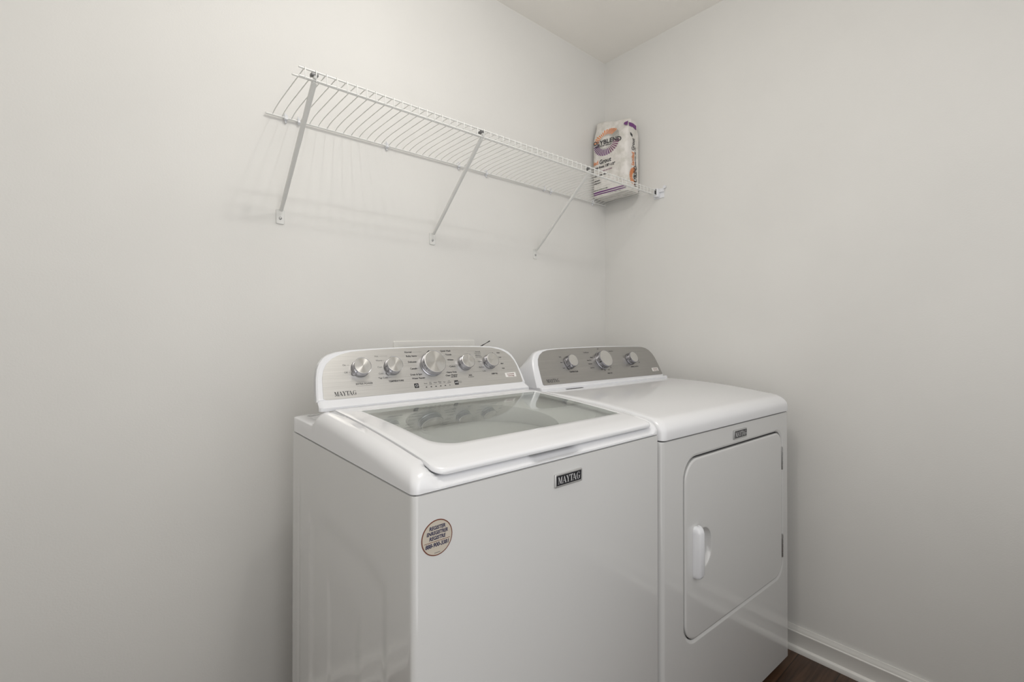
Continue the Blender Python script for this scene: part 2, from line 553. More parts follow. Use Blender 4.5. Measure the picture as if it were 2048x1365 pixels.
# cabinet with stamped side panels
SEAM = 0.8935
def side_dent(v, z):
    dd = 0.0
    # large arched stamping
    def soft(t, w_): return smooth01(t / w_)
    m1 = min(soft(v - .085, .03), soft(.50 - v, .03))
    top = 0.76 - 0.9 * max(0.0, abs(v - .29) - 0.10) ** 1.5
    m1 = min(m1, soft(top - z, .05))
    dd += .0028 * m1
    m2 = min(soft(v - .20, .04), soft(.385 - v, .02), soft(0.66 - 2.2 * (v - .30) ** 2 - z, .10))
    dd += .0018 * m2
    dd += .0016 * exp(-((v - .575) / .006) ** 2) * smooth01((0.80 - z) / .05)
    return dd
cab = MB()
rings = []
zs = [0.02 + (SEAM - 0.02) * k / 70 for k in range(71)]
base_ring = rrect(0, W, 0, WD, (.010, .010, .004, .004), 6, (2, 2, 2, 90))
def cab_ring(z, e=0.0):
    res = []
    for (x, y) in base_ring:
        if x < 1e-6:
            x = side_dent(y, z)
        res.append((min(max(x, e), W - e), min(max(y, e), WD - e), z))
    return res
rings = [cab_ring(z) for z in zs] + [cab_ring(SEAM + .001, .002), cab_ring(SEAM + .001, .012)]
cab.loft(rings, True, True)
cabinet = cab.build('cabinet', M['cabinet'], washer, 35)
ft = MB()
for (fx, fy) in ((.05, .05), (W - .05, .05), (.05, WD - .05), (W - .05, WD - .05)):
    f = MB(); f.lathe([(0, 0), (.02, 0), (.02, .01), (.012, .012), (.012, .03), (0, .03)], 20)
    f.build('foot', M['darkgap'], washer, 40, loc=(fx, fy, 0))

def zt(v):
    v = max(0.0, v)
    return .9285 + .128 * v - .105 * v * v

def zcov(u, v):
    z = zt(v)
    if v > .452:
        z = z + (.936 - z) * smooth01((v - .452) / .028)
    # dip under the front of the lid, deeper finger recess right of the middle
    k = smooth01((.3180 - abs(u - .3480)) / .022) * smooth01((.054 - v) / .018)
    z -= .0175 * k
    kf = smooth01((.075 - abs(u - .325)) / .02) * smooth01((.06 - v) / .02)
    z -= .007 * kf
    return z

NS = (60, 40, 20, 50)
def crect(x0, x1, y0, y1, r): return rrect(x0, x1, y0, y1, r, 8, NS)
cover = MB()
LX0, LX1, LY0, LY1 = .0445, .6515, .006, .4655       # lid outline
rs = []
o0 = crect(0, W, 0, WD, .013)
rs.append([(x, y, .8975) for x, y in crect(.006, W - .006, .006, WD - .006, .016)])
rs.append([(x, y, .8970) for x, y in o0])
rsh = .026
def rs_(y): return rsh - .020 * smooth01((y - .45) / .03)
def zsh(x, y): return max(zcov(x, y) - rs_(y), .900)
rs.append([(x, y, .5 * (.897 + zsh(x, y))) for x, y in o0])
rs.append([(x, y, zsh(x, y)) for x, y in o0])
NA = 8
for k in range(1, NA + 1):
    a = pi / 2 * k / NA
    e = rsh * (1 - cos(a))
    ring = crect(e, W - e * .62, e, WD - e, .013 + e * .5)
    rs.append([(x, y, max(zcov(x, y) - rs_(y) * (1 - sin(a)), .900)) for x, y in ring])
# inward to the recess of the lid
rec = crect(LX0 - .004, LX1 + .004, .034, LY1 + .004, (.030, .030, .012, .012))
rs.append([(x, y, zcov(x, y) - .0005) for x, y in rec])
rec2 = crect(LX0 - .002, LX1 + .002, .038, LY1 + .002, (.028, .028, .010, .010))
rs.append([(x, y, min(zt(y) - .0155, zcov(x, y) - .004)) for x, y in rec2])
CU, CV = .3330, .2650
def circ(R, ring):
    res = []
    for (x, y) in ring:
        a = math.atan2(y - CV, x - CU)
        res.append((CU + R * cos(a), CV + R * sin(a)))
    return res
op = crect(.080, .620, .070, .440, .05)
zd = lambda y: zt(y) - .018
rs.append([(x, y, zd(y)) for x, y in op])
for R_, dz in ((.186, 0.0), (.183, -.002), (.182, -.008), (.184, -.030), (.196, -.052)):
    rs.append([(x, y, zd(y) + dz) for x, y in circ(R_, op)])
cover.loft(rs)
top_cover = cover.build('top_cover', M['enamel'], washer, 42)

# tub ring and basket seen through the glass
tb = MB()
tr_ = []
seg = 72
def cc(R, z): return [(CU + R * cos(2 * pi * k / seg), CV + R * sin(2 * pi * k / seg), z) for k in range(seg)]
tb.loft([cc(.240, .878), cc(.240, .884), cc(.225, .886), cc(.208, .880), cc(.200, .868), cc(.200, .855), cc(.204, .850), cc(.240, .848)])
tub = tb.build('tub_ring', M['tub'], washer, 40)
bk = MB()
bk.loft([cc(.238, .850), cc(.238, .50), cc(.225, .45), cc(.08, .44), cc(.07, .47), cc(.05, .70), cc(.02, .72)], False, True)
bk.build('basket', M['basket'], washer, 40)

# lid frame
lid = MB()
NL = (40, 30, 40, 30)
def lrect(x0, x1, y0, y1, r): return rrect(x0, x1, y0, y1, r, 8, NL)
OUT = lambda e: lrect(LX0 + e, LX1 - e, LY0 + e, LY1 - e, (.024, .008, .006, .006))
GX0, GX1, GY0, GY1 = .0900, .6360, .0925, .4150
GRD = (.050, .007, .004, .004)
def glx(x, y):
    """the window widens a little towards the back"""
    t = (y - GY0) / (GY1 - GY0)
    return x + .014 * (1 - t) * max(0.0, min(1.0, (.45 - x) / .3))
INN = lambda e: [(glx(x, y), y) for x, y in lrect(GX0 + e, GX1 - e, GY0 + e, GY1 - e, GRD)]
TH = .0115
def edge_th(y): return TH
zl = lambda y: zt(y) + .0012 - .0050 * smooth01((.045 - y) / .045)
lr = []
lr.append([(x, y, zl(y) - TH) for x, y in OUT(.006)])
lr.append([(x, y, zl(y) - TH + .0015) for x, y in OUT(.0015)])
lr.append([(x, y, zl(y) - TH + .004) for x, y in OUT(0)])
lr.append([(x, y, zl(y) - .0040) for x, y in OUT(0)])
lr.append([(x, y, zl(y) - .0012) for x, y in OUT(.0012)])
lr.append([(x, y, zl(y)) for x, y in OUT(.004)])
for k in range(1, 7):
    a = OUT(.004); b = INN(-.002)
    t = k / 6
    lr.append([(p[0] + (q[0] - p[0]) * t, p[1] + (q[1] - p[1]) * t, zl(p[1] + (q[1] - p[1]) * t)) for p, q in zip(a, b)])
lr.append([(x, y, zl(y) - .0008) for x, y in INN(0)])
lr.append([(x, y, zl(y) - .009) for x, y in INN(0)])
lr.append([(x, y, zl(y) - TH) for x, y in INN(-.006)])
lr.append(lr[0])
lid.loft(lr)
lid_o = lid.build('lid', M['enamel'], washer, 42)
tag(lid_o, 'white lid frame around the glass window')
# glass pane following the arch of the lid
gp = MB()
ring0 = INN(.0003)
left = {}
ys = [GY0 + (GY1 - GY0) * k / 24 for k in range(25)]
def extents(y):
    res = []
    for r in (.050, .007):
        e = 0.0
        if y < GY0 + r:
            dy = GY0 + r - y
            e = r - sqrt(max(0, r * r - dy * dy))
        res.append(e)
    return glx(GX0 + .0004 + res[0], y), glx(GX1 - .0004 - res[1], y)
rows_t, rows_b = [], []
ys = [GY0 + .0003, GY0 + .001, GY0 + .003, GY0 + .007, GY0 + .013, GY0 + .021, GY0 + .031] + [GY0 + .045 + (GY1 - .0004 - GY0 - .045) * k / 16 for k in range(17)]
NX = 16
for y in ys:
    a, b = extents(y)
    rows_t.append([(a + (b - a) * i / NX, y, zl(y) - .0010) for i in range(NX + 1)])
    rows_b.append([(a + (b - a) * i / NX, y, zl(y) - .0050) for i in range(NX + 1)])
closed = [t + list(reversed(b)) for t, b in zip(rows_t, rows_b)]
gp.loft(closed, True, True)
gp.build('lid_glass', M['glass'], lid_o, 30)
tag(bpy.data.objects['lid_glass'], 'grey tinted glass window')

# console
WV, WZ = .490, .983
curve_w = [(1.0, 0.0), (.992, .030), (.980, .060), (.962, .084), (.940, .0995), (.905, .1130), (.860, .1225), (.80, .1290), (.70, .1335), (.52, .1362), (.28, .1380), (.0, .1388)]
cons = make_console(washer, 'console', .3450, .3300, WV, WZ, .622, .9640, .1388, .4685, curve_w, .050)
pan = panel_mesh(.3475, [(.300, .0030), (.3120, .0033), (.3165, .0062), (.3150, .030), (.3120, .060), (.3060, .080), (.2960, .097), (.2810, .1100), (.2600, .1200), (.2300, .1272), (.1700, .1310), (.0900, .1335), (.0, .1345)], -.0012, .0002)
panel = face_obj(pan, 'control_panel', M['panel'], washer, WV, WZ)
HL = .00045
prt = MB()
def pt(s, size, x, y, al='CENTER', bold=0.0, mi=0, mb=prt, **kw):
    flat(mb, text2d(s, size, x, y, al, bold, **kw), HL, mi)
def ln(x0, y0, x1, y1, w=.0004, mi=1, mb=prt):
    dx, dy = x1 - x0, y1 - y0; L = sqrt(dx * dx + dy * dy); nx, ny = -dy / L * w / 2, dx / L * w / 2
    mb.add([(x0 + nx, y0 + ny, HL), (x0 - nx, y0 - ny, HL), (x1 - nx, y1 - ny, HL), (x1 + nx, y1 + ny, HL)], [(0, 1, 2, 3)], mi)
flat(prt, maytag_letters(.058, .0098, .0115, .0545), HL, 0)
S1 = .0066
for s_, x, y in (('On', .094, .0905), ('Off', .095, .0700), ('Hot', .1835, .1115), ('Warm', .1885, .0990), ('Cool', .1875, .0800), ('Cold', .187, .0615)):
    pt(s_, S1, x, y, bold=.00008, mi=1)
pt('Tap Cold', S1, .190, .0492, bold=.0001)
ln(.192, .1115, .215, .1115); ln(.197, .099, .203, .099); ln(.101, .0905, .107, .0905); ln(.1025, .07, .107, .07); ln(.202, .0492, .214, .0492)
pt('EXTRA POWER', .0058, .137, .0372, bold=.00016, spacing=1.15); ln(.117, .0425, .157, .0425); ln(.117, .0318, .157, .0318)
pt('TEMPERATURE', .0060, .2255, .0380, bold=.00022, spacing=1.12)
for s_, x, y in (('Normal', .279, .1205), ('Bulky Items', .2865, .1083), ('Delicates', .285, .0905), ('Casuals', .2845, .0703), ('Drain & Spin', .2885, .0524), ('Water Faucet', .2925, .0413),
                 ('Quick Wash', .402, .1205), ('Towels', .409, .1083), ('Whites', .411, .0915), ('Colors', .412, .0703), ('Heavy Duty', .4045, .0525), ('Clean Washer', .4015, .0430)):
    pt(s_, .0070, x, y, bold=.00018)
pt('with affresh', .0045, .408, .0375, bold=.00018)
for x0, y, x1 in ((.290, .1205, .322), (.302, .1083, .309), (.297, .0905, .303), (.294, .0703, .303), (.306, .0524, .311), (.310, .0413, .316), (.380, .1205, .388), (.392, .1083, .399), (.398, .0915, .402), (.397, .0703, .403), (.383, .0525, .389), (.380, .043, .385)):
    ln(x0, y, x1, y)
for s_, x, y in (('Normal', .518, .1150), ('Medium', .516, .1025), ('Heavy', .516, .0812), ('Medium', .517, .0624), ('Light', .522, .0490)):
    pt(s_, .0062, x, y, bold=.00012, mi=1)
pt('+ fabric softener', .0038, .516, .1095, bold=.0001, mi=1); pt('+ fabric softener', .0038, .516, .0968, bold=.0001, mi=1)
ln(.478, .1172, .506, .1172); ln(.480, .049, .515, .049); ln(.500, .0812, .507, .0812); ln(.498, .0624, .508, .0624)
pt('SOIL', .0058, .4675, .0385, bold=.0002); pt('& softener', .0048, .4685, .0335, bold=.0001, mi=1)
for s_, x, y in (('Auto', .598, .1085), ('Low', .600, .0925), ('Med', .6005, .0704), ('High', .600, .0537)):
    pt(s_, .0060, x, y, bold=.00012)
pt('DEEP FILL', .0058, .5595, .0380, bold=.0002)
# status row
for k, (a_, b_) in enumerate((('Sense', ''), ('Pre', 'Soak'), ('Wash', ''), ('Rinse', 'Soft'), ('Spin', ''), ('Lid', 'Locked'))):
    x = .3105 + k * .0153
    if b_:
        pt(a_, .0044, x, .0262, bold=.00008, mi=1); pt(b_, .0044, x, .0222, bold=.00008, mi=1)
    else: pt(a_, .0044, x, .0242, bold=.00008, mi=1)
    prt.add([(x - .0022, .0122, HL), (x + .0022, .0122, HL), (x + .0022, .0146, HL), (x - .0022, .0146, HL)] if k < 5 else
            [(x - .001, .0120, HL), (x + .001, .0120, HL), (x + .001, .0148, HL), (x - .001, .0148, HL)], [(0, 1, 2, 3)], 0)
ln(.303, .0190, .388, .0190, .0003)
pt('hold to', .0038, .4245, .0222, bold=.00005, mi=1); pt('cancel', .0038, .4245, .0184, bold=.00005, mi=1)
lett = prt.build('lettering', [M['ink'], M['greyink']], panel, 'flatprint')
tag(lett, 'black printed cycle names')
# touch buttons
def button(uc_, s_, sym):
    b = MB()
    R = lambda e, z: [(p[0], p[1], z) for p in rrect(uc_ - .0065 + e, uc_ + .0065 - e, s_ - .0065 + e, s_ + .0065 - e, .0008, 2)]
    b.loft([R(0, .0001), R(0, .0006), R(.0004, .0009)], False, True)
    o = b.build('button', M['black'], panel, None)
    k = MB()
    if sym == 'power':
        N = 20
        for i in range(N):
            a0 = radians(125 + 290 * i / N); a1 = radians(125 + 290 * (i + 1) / N)
            k.add([(uc_ + r_ * cos(a_), s_ + r_ * sin(a_), .0011) for r_, a_ in ((.0040, a0), (.0040, a1), (.0030, a1), (.0030, a0))], [(0, 1, 2, 3)])
        k.add([(uc_ - .0005, s_, .0011), (uc_ + .0005, s_, .0011), (uc_ + .0005, s_ + .0044, .0011), (uc_ - .0005, s_ + .0044, .0011)], [(0, 1, 2, 3)])
    else:
        k.add([(uc_ - .0042, s_ - .003, .0011), (uc_ - .0042, s_ + .003, .0011), (uc_ - .0002, s_, .0011)], [(0, 1, 2)])
        for dx in (.0008, .0028):
            k.add([(uc_ + dx, s_ - .003, .0011), (uc_ + dx + .0012, s_ - .003, .0011), (uc_ + dx + .0012, s_ + .003, .0011), (uc_ + dx, s_ + .003, .0011)], [(0, 1, 2, 3)])
    flat(k, ([], []))
    k.build('button_symbol', M['letter'], panel, 'flatprint')
    return o
button(.2815, .0200, 'power'); button(.4115, .0195, 'play')
def fascia_sticker(par, u, s, w, h):
    b = MB()
    R = lambda z: [(p[0], p[1], z) for p in rrect(u - w / 2, u + w / 2, s - h / 2, s + h / 2, .0016, 3)]
    b.loft([R(.0001), R(.0007)], False, True)
    b.build('sticker', M['sticker'], par)
    k = MB()
    flat(k, text2d('Commercial', h * .40, u, s + h * .19, bold=.00016), .0009)
    flat(k, text2d('Technology', h * .40, u, s - h * .22, bold=.00016), .0009)
    k.build('sticker_lettering', M['redink'], par, 'flatprint')
fascia_sticker(panel, .6215, .0305, .044, .0145)
for (u_, s_, R_, H_, Rf_, an, tb_) in ((.1330, .0785, .0228, .020, .0214, radians(212), True), (.2220, .0785, .0228, .020, .0214, radians(228), True),
                                       (.3440, .0795, .0348, .022, .0330, radians(110), False), (.4590, .0785, .0228, .020, .0214, radians(60), False),
                                       (.5520, .0780, .0228, .020, .0214, radians(75), False)):
    make_knob(washer, WV, WZ, u_, s_, R_, H_, Rf_, an, tb_)
# soil ring printed round the fourth knob
make_badge(washer, .307, .386, .843, .869)
# register sticker on the front
st = MB()
seg = 48
def disc(r_, y): return [(.0425 + r_ * cos(2 * pi * k / seg), y, .8225 + r_ * sin(2 * pi * k / seg)) for k in range(seg)]
st.loft([disc(.0285, 0.0), disc(.0285, -.0006)], False, True)
stk = st.build('register_sticker', M['brown'], washer)
tag(stk, 'round beige sticker with brown rim')
b = MB(); b.loft([disc(.0268, -.0006), disc(.0268, -.0008)], False, True)
b.build('sticker_field', M['beige'], stk)
k = MB()
fn = lambda a, b_: (a, -.0010, b_)
for s_, z_, sz_ in (('REGISTER', .8385, .0079), ('ENREGISTRER', .8305, .0079), ('REGISTRE', .8225, .0079), ('888-900-3381', .8115, .0088)):
    flat(k, text2d(s_, sz_, .0425, z_, bold=.00032, shear=.15, xs=.80 if 'EN' in s_ else .88), fn=fn)
k.add([fn(.019, .8168), fn(.066, .8168), fn(.066, .8176), fn(.019, .8176)], [(0, 1, 2, 3)], 1)
for i in range(7):
    k.add([fn(.0375 + i * .0015, .7985), fn(.0384 + i * .0015, .7985), fn(.0384 + i * .0015, .7995), fn(.0375 + i * .0015, .7995)], [(0, 1, 2, 3)], 0)
k.build('sticker_lettering', [M['navy'], M['brown']], stk, 'flatprint')

# ================================================================== DRYER
DW_, DDP = .7482, .67
dryer = empty('dryer', (-0.8492, -0.8407, 0.0), radians(-2.334))
tag(dryer, 'white front-load clothes dryer with square door and three knobs beside the right wall', 'dryer')
DSEAM = .8725
c = MB()
def drect(x0, x1, z0, z1, r=.003): return rrect(x0, x1, z0, z1, r, 8, (1, 1, 1, 1))
def ry(pts, y): return [(x, y, z) for x, z in pts]
rr = .014
rings = [ry(drect(0, DW_, .027, DSEAM), DDP), ry(drect(0, DW_, .027, DSEAM), rr)]
for k in range(1, 7):
    a = pi / 2 * k / 6
    e = rr * (1 - cos(a))
    rings.append(ry(drect(e, DW_ - e, .027 + e * .4, DSEAM - e * .15), rr - rr * sin(a)))
DX0, DX1, DZ0, DZ1 = .1010, .6960, .3240, .8140
def door_rr(e, r_=.052):
    # lower corners are wider than the upper right one
    return rrect(DX0 + e, DX1 - e, DZ0 + e, DZ1 - e, (.055 - e * .5, .050 - e * .5, .045 - e * .5, .060 - e * .5), 8, (1, 1, 1, 1))
rings.append(ry(door_rr(-.008), 0.0))
rings.append(ry(door_rr(-.005), 0.0006))
rings.append(ry(door_rr(0.0), 0.0040))
rings.append(ry(door_rr(0.0005), .022))
c.loft(rings, True, True)
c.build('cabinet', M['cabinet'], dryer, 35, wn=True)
for (fx, fy) in ((.06, .06), (DW_ - .06, .06), (.06, DDP - .05), (DW_ - .06, DDP - .05)):
    f = MB(); f.lathe([(0, 0), (.022, 0), (.022, .012), (.012, .014), (.012, .034), (0, .034)], 20)
    f.build('foot', M['darkgap'], dryer, 40, loc=(fx, fy, 0))
# door with a scooped grip
dm = MB()
sc = lambda e: rrect(.150 + e, .2350 - e, .503 + e, .612 - e, (.02, .045, .040, .02), 8, (1, 1, 1, 1))
def dr2(e):
    return [(x, z - .0025 * smooth01((z - .6) / .15)) for x, z in door_rr(e)]
dm.loft([ry(dr2(.004), .0125), ry(dr2(.0028), .006), ry(dr2(.0032), .0020), ry(dr2(.0055), 0.0), ry(dr2(.0090), -.0008),
         ry(sc(-.003), -.0008), ry(sc(0), .0006), ry(sc(.004), .010), ry(sc(.010), .0150)], True, True)
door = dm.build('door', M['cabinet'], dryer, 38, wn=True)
gk = MB()  # dark ring added behind the door gap to deepen its shade
gk.loft([ry(door_rr(-.0002), .013), ry(door_rr(.008), .013), ry(door_rr(.008), .018), ry(door_rr(-.0002), .018)])
gk.build('door_gap_shade', M['darkgap'], dryer)
tag(door, 'square white dryer door with rounded corners')
hd = MB()
def hsec(z, e, out):
    # plan section of the grip: a flat nosed hood leaning right
    x0, x1 = .1395 + e, .1690 - e * .6
    return [(x0, -.0008, z), (x0 + .001, -.0008 - out * .7, z), (x0 + .004, -.0008 - out * .97, z), (x0 + .009, -.0008 - out, z), (x1 - .009, -.0008 - out, z),
            (x1 - .004, -.0008 - out * .93, z), (x1, -.0008 - out * .75, z), (x1 - .002, -.0008 - out * .45, z), (x1 - .008, -.0008 - out * .25, z), (x1 - .014, -.0008, z)]
hd.loft([hsec(.4895, .008, .004), hsec(.4905, .004, .010), hsec(.494, .001, .017), hsec(.501, 0, .0205), hsec(.56, 0, .0215), hsec(.612, 0, .0205), hsec(.621, .001, .017), hsec(.6262, .004, .011), hsec(.628, .008, .004)], True, True)
hd.build('handle', M['plastic'], door, 50)
# hinges
for (z0_, z1_) in ((.680, .757), (.384, .462)):
    h = MB()
    h.box(.6915, .6965, -.0022, .010, z0_, z1_, .0008)
    n_ = 5
    for k in range(n_):
        zz = z0_ + (z1_ - z0_) * (k + .5) / n_
        h.tube([(.6940, -.0022, zz - .0065), (.6940, -.0022, zz + .0065)], .0018, 8)
    h.build('hinge', M['screw'], dryer, 40)
make_badge(dryer, .359, .440, .8290, .8560)
# top panel
def ztd(v):
    v = max(0.0, v)
    z = .9235 + .145 * v - .175 * v * v
    return z
tp = MB()
NT = (30, 40, 10, 40)
trt = lambda x0, x1, y0, y1, r: rrect(x0, x1, y0, y1, r, 8, NT)
rs = [[(x, y, .8770) for x, y in trt(.008, DW_ - .008, .004, DDP - .008, .012)], [(x, y, .8762) for x, y in trt(.0005, DW_ - .0005, -.004, DDP, .018)]]
rt = .030
o0 = trt(0, DW_, -.0045, DDP, .020)
rs.append([(x, y, .878) for x, y in o0])
rs.append([(x, y, ztd(y) - rt) for x, y in o0])
for k in range(1, 10):
    a = pi / 2 * k / 9
    ex = .014 * (1 - cos(a)); ef = .034 * (1 - cos(a)); dz = (1 - sin(a)) * rt
    ring = trt(ex, DW_ - ex, -.0045 + ef, DDP - .004 * (1 - cos(a)), .020 + ex * .3)
    rs.append([(x, y, ztd(y) - dz) for x, y in ring])
rlast = trt(.014, DW_ - .014, .0295, DDP - .004, .024)
for t in (.05, .12, .25, .4, .6, .8, .92):
    rs.append([(x + (DW_ / 2 - x) * t, y + (.33 - y) * t, ztd(y + (.33 - y) * t)) for x, y in rlast])
tp.loft(rs, True, True)
tp.build('top_panel', M['enamel'], dryer, 42)
# lint screen handle in the top
ls = MB()
zz = ztd(.46)
ls.box(.112, .192, .4400, .4490, zz - .0025, zz + .0012, .001)
ls.build('lint_screen_handle', M['darkgap'], dryer, 30)
tag(bpy.data.objects['lint_screen_handle'], 'dark grey lint screen slot')
# console
DV, DZ = .470, .950
curve_d = [(1.0, 0.014), (.994, .034), (.985, .065), (.970, .095), (.950, .115), (.920, .1310), (.880, .1420), (.82, .1490), (.72, .1535), (.52, .1562), (.28, .1578), (.0, .1585)]
make_console(dryer, 'console', .3680, .3560, DV + .002, DZ, .640, .9535, .1585, .4560, curve_d, .006)
pan = panel_mesh(.3800, [(.325, .0200), (.3350, .0203), (.3395, .0235), (.3370, .060), (.3330, .095), (.3260, .1150), (.3130, .1310), (.2940, .1425), (.2700, .1480), (.2200, .1510), (.1100, .1530), (.0, .1536)], -.0012, .0002)
dpanel = face_obj(pan, 'control_panel', M['panel_dark'], dryer, DV + .002, DZ)
prt2 = MB()
flat(prt2, maytag_letters(.061, .0275, .0125, .058), HL, 0)
def p2(s, size, x, y, bold=.00012, mi=0, **kw): flat(prt2, text2d(s, size, x, y, 'CENTER', bold, **kw), HL, mi)
p2('TEMPERATURE', .0062, .204, .0605, .00022, spacing=1.1)
p2('TIMED DRY', .0056, .392, .0436, .0002)
p2('WRINKLE CONTROL', .0052, .5545, .0626, .0002)
for s_, x, y in (('High', .1605, .1195), ('Med', .159, .0985), ('Low', .161, .0770), ('Cool Down', .302, .1330), ('More', .322, .1118), ('Very Dry', .303, .1006), ('Normal', .3025, .0862), ('Less Dry', .306, .0705),
                 ('Off', .3735, .1453), ('Auto Dry', .4450, .1340), ('80', .4110, .0785), ('60', .4090, .0675), ('40', .3930, .0575), ('Off', .3540, .0604), ('20', .3700, .0565), ('On', .593, .0890), ('Off', .5935, .0795)):
    p2(s_, .0062, x, y)
prt2.build('lettering', M['ink'], dpanel, 'flatprint')
fascia_sticker(dpanel, .6810, .0435, .042, .0150)
for (u_, s_, R_, H_, Rf_, an, tb_) in ((.1975, .0965, .0240, .022, .0215, radians(235), True), (.3740, .0970, .0345, .023, .0315, radians(200), False), (.5440, .0960, .0240, .022, .0215, radians(200), False)):
    make_knob(dryer, DV + .002, DZ, u_, s_, R_, H_, Rf_, an, tb_)

# ================================================================== WIRE SHELF
SZ = 1.7847; SY = -.302; X0 = -1.5492
shelf = empty('wire_shelf', (0, 0, SZ))
tag(shelf, 'long white wire shelf on slanted braces above the washer and dryer', 'shelf')
def sp(mb, name, mt=M['wire'], sm=50, par=None): return mb.build(name, mt, par or shelf, sm)
def rail(y, z, x0, r): 
    b = MB(); b.tube([(x0, y, z), (x0 + .002, y, z), (-.008, y, z)], r, 12); sp(b, 'rail')
rail(SY, 0, X0, .0023)
rail(SY - .001, -.0215, X0 + .001, .0022)
rail(SY + .038, -.0042, X0 - .004, .0024)
rail(-.0085, -.0085, X0 - .004, .0030)
NW = 60
wx = [-1.5346 + .0257 * k for k in range(NW)]
protow = None
for k, x in enumerate(wx):
    if protow is None:
        pts = []
        for j in range(19):
            t = (j / 18) ** 1.7
            y_ = -.0085 + (SY + .0085) * t
            pts.append((0, y_, .0030 - .0100 * exp(-(-.0085 - y_) / .030)))
        pts.pop()
        pts += [(0, SY - .0010, .0030), (0, SY - .0032, .0018), (0, SY - .0045, -.004), (0, SY - .0045, -.0215), (0, SY - .0030, -.0245)]
        b = MB(); b.tube(pts, .00125, 6)
        protow = sp(b, 'wire', sm=60)
        protow.location = (x, 0, 0)
    else:
        w_ = protow.copy(); COL.objects.link(w_); w_.parent = shelf; w_.location = (x, 0, 0)
# clips on the wall
for i, x in enumerate((-1.4989, -1.4626, -1.1801, -.8875, -.7564, -.4339, -.3932, -.1028)):
    big = i in (0, 2, 3, 4, 6, 7)
    b = MB()
    s_ = 1.0 if big else .7
    b.tube([(x, -.001, -.002), (x, -.006, -.0035)], .0065 * s_, 12)
    b.box(x - .005 * s_, x + .005 * s_, -.0145, -.002, -.0145, -.0085, .0012)
    b.tube([(x - .0035, -.010, -.009), (x - .0035, -.014, -.0035), (x - .0035, -.012, .003), (x - .002, -.007, .0045)], .0016, 6)
    b.tube([(x, -.002, -.014), (x + .001, -.006, -.020 * s_ - .002)], .0028, 8)
    sp(b, 'wall_clip', M['plastic'])
# braces
BB = 1.4802 - SZ
for i, x in enumerate((-1.5119, -1.0002, -.4849)):
    b = MB()
    A = Vector((x, SY + .004, -.026)); B_ = Vector((x, -.011, BB + .020))
    d_ = (B_ - A)
    pts = [A + d_ * t for t in (0, .1, .5, .9, .97, 1.0)]
    rings = []
    dn = d_.normalized(); nrm_ = Vector((1, 0, 0)); up_ = dn.cross(nrm_).normalized()
    for t, wd, th in ((0, .0068, .0050), (.12, .0068, .0052), (.5, .0062, .0052), (.88, .0060, .0050), (.955, .0052, .0040), (1.0, .0052, .0022)):
        c0 = A + d_ * t
        rings.append([c0 + nrm_ * wd * cos(2 * pi * k / 16) + up_ * th * sin(2 * pi * k / 16) for k in range(16)])
    b.loft(rings, True, True)
    # hook over the lip
    b.tube([A + Vector((0, .001, 0)), (x, SY + .002, -.018), (x, SY - .001, -.013), (x, SY - .008, -.0165)], .0038, 10)
    br_o = sp(b, 'support_brace', M['bracket'])
    h = MB()
    h.box(x - .0085, x + .0085, SY - .004, SY + .010, -.0115, -.0045, .001)
    h.tube([(x - .004, SY + .002, -.006), (x - .004, SY + .004, .0035)], .0018, 6); h.tube([(x + .006, SY + .003, -.006), (x + .008, SY + .008, .002)], .0016, 6)
    sp(h, 'hook_clip', M['hook'], 40, br_o)
    p = MB()
    R = lambda e, y: [(q_[0], y, q_[1]) for q_ in rrect(x - .0115 + e, x + .0115 - e, BB - .0165 + e, BB + .0265 - e, .004, 4)]
    p.loft([R(0, -.0005), R(0, -.0025), R(.001, -.0036), R(.003, -.0030)], True, True)
    pl = sp(p, 'wall_plate', M['bracket'], 40, br_o)
    s = MB(); s.lathe([(0, 0), (.0042, 0), (.0042, .0012), (.0028, .0026), (.0010, .0028), (.0008, .0018), (0, .0018)], 18)
    s.build('screw', M['screw'], br_o, 40, loc=(x, -.0030, BB), rot=(radians(90), 0, 0))
# end bracket on the right wall
b = MB()
b.box(-.0035, -.0002, SY - .030, SY + .022, -.034, .010, .0012)
b.box(-.024, -.0030, SY - .009, SY + .012, -.030, .0085, .003)
b.box(-.010, -.0030, SY - .032, SY - .006, -.010, .000, .002)
b.tube([(-.003, SY - .034, .012), (-.008, SY - .034, .012)], .0070, 14)
sp(b, 'end_bracket', M['plastic'])
b = MB(); b.box(-.0252, -.0236, SY - .0045, SY + .004, -.022, .0045, .0006)
sp(b, 'bracket_slot', M['darkgap'], None)

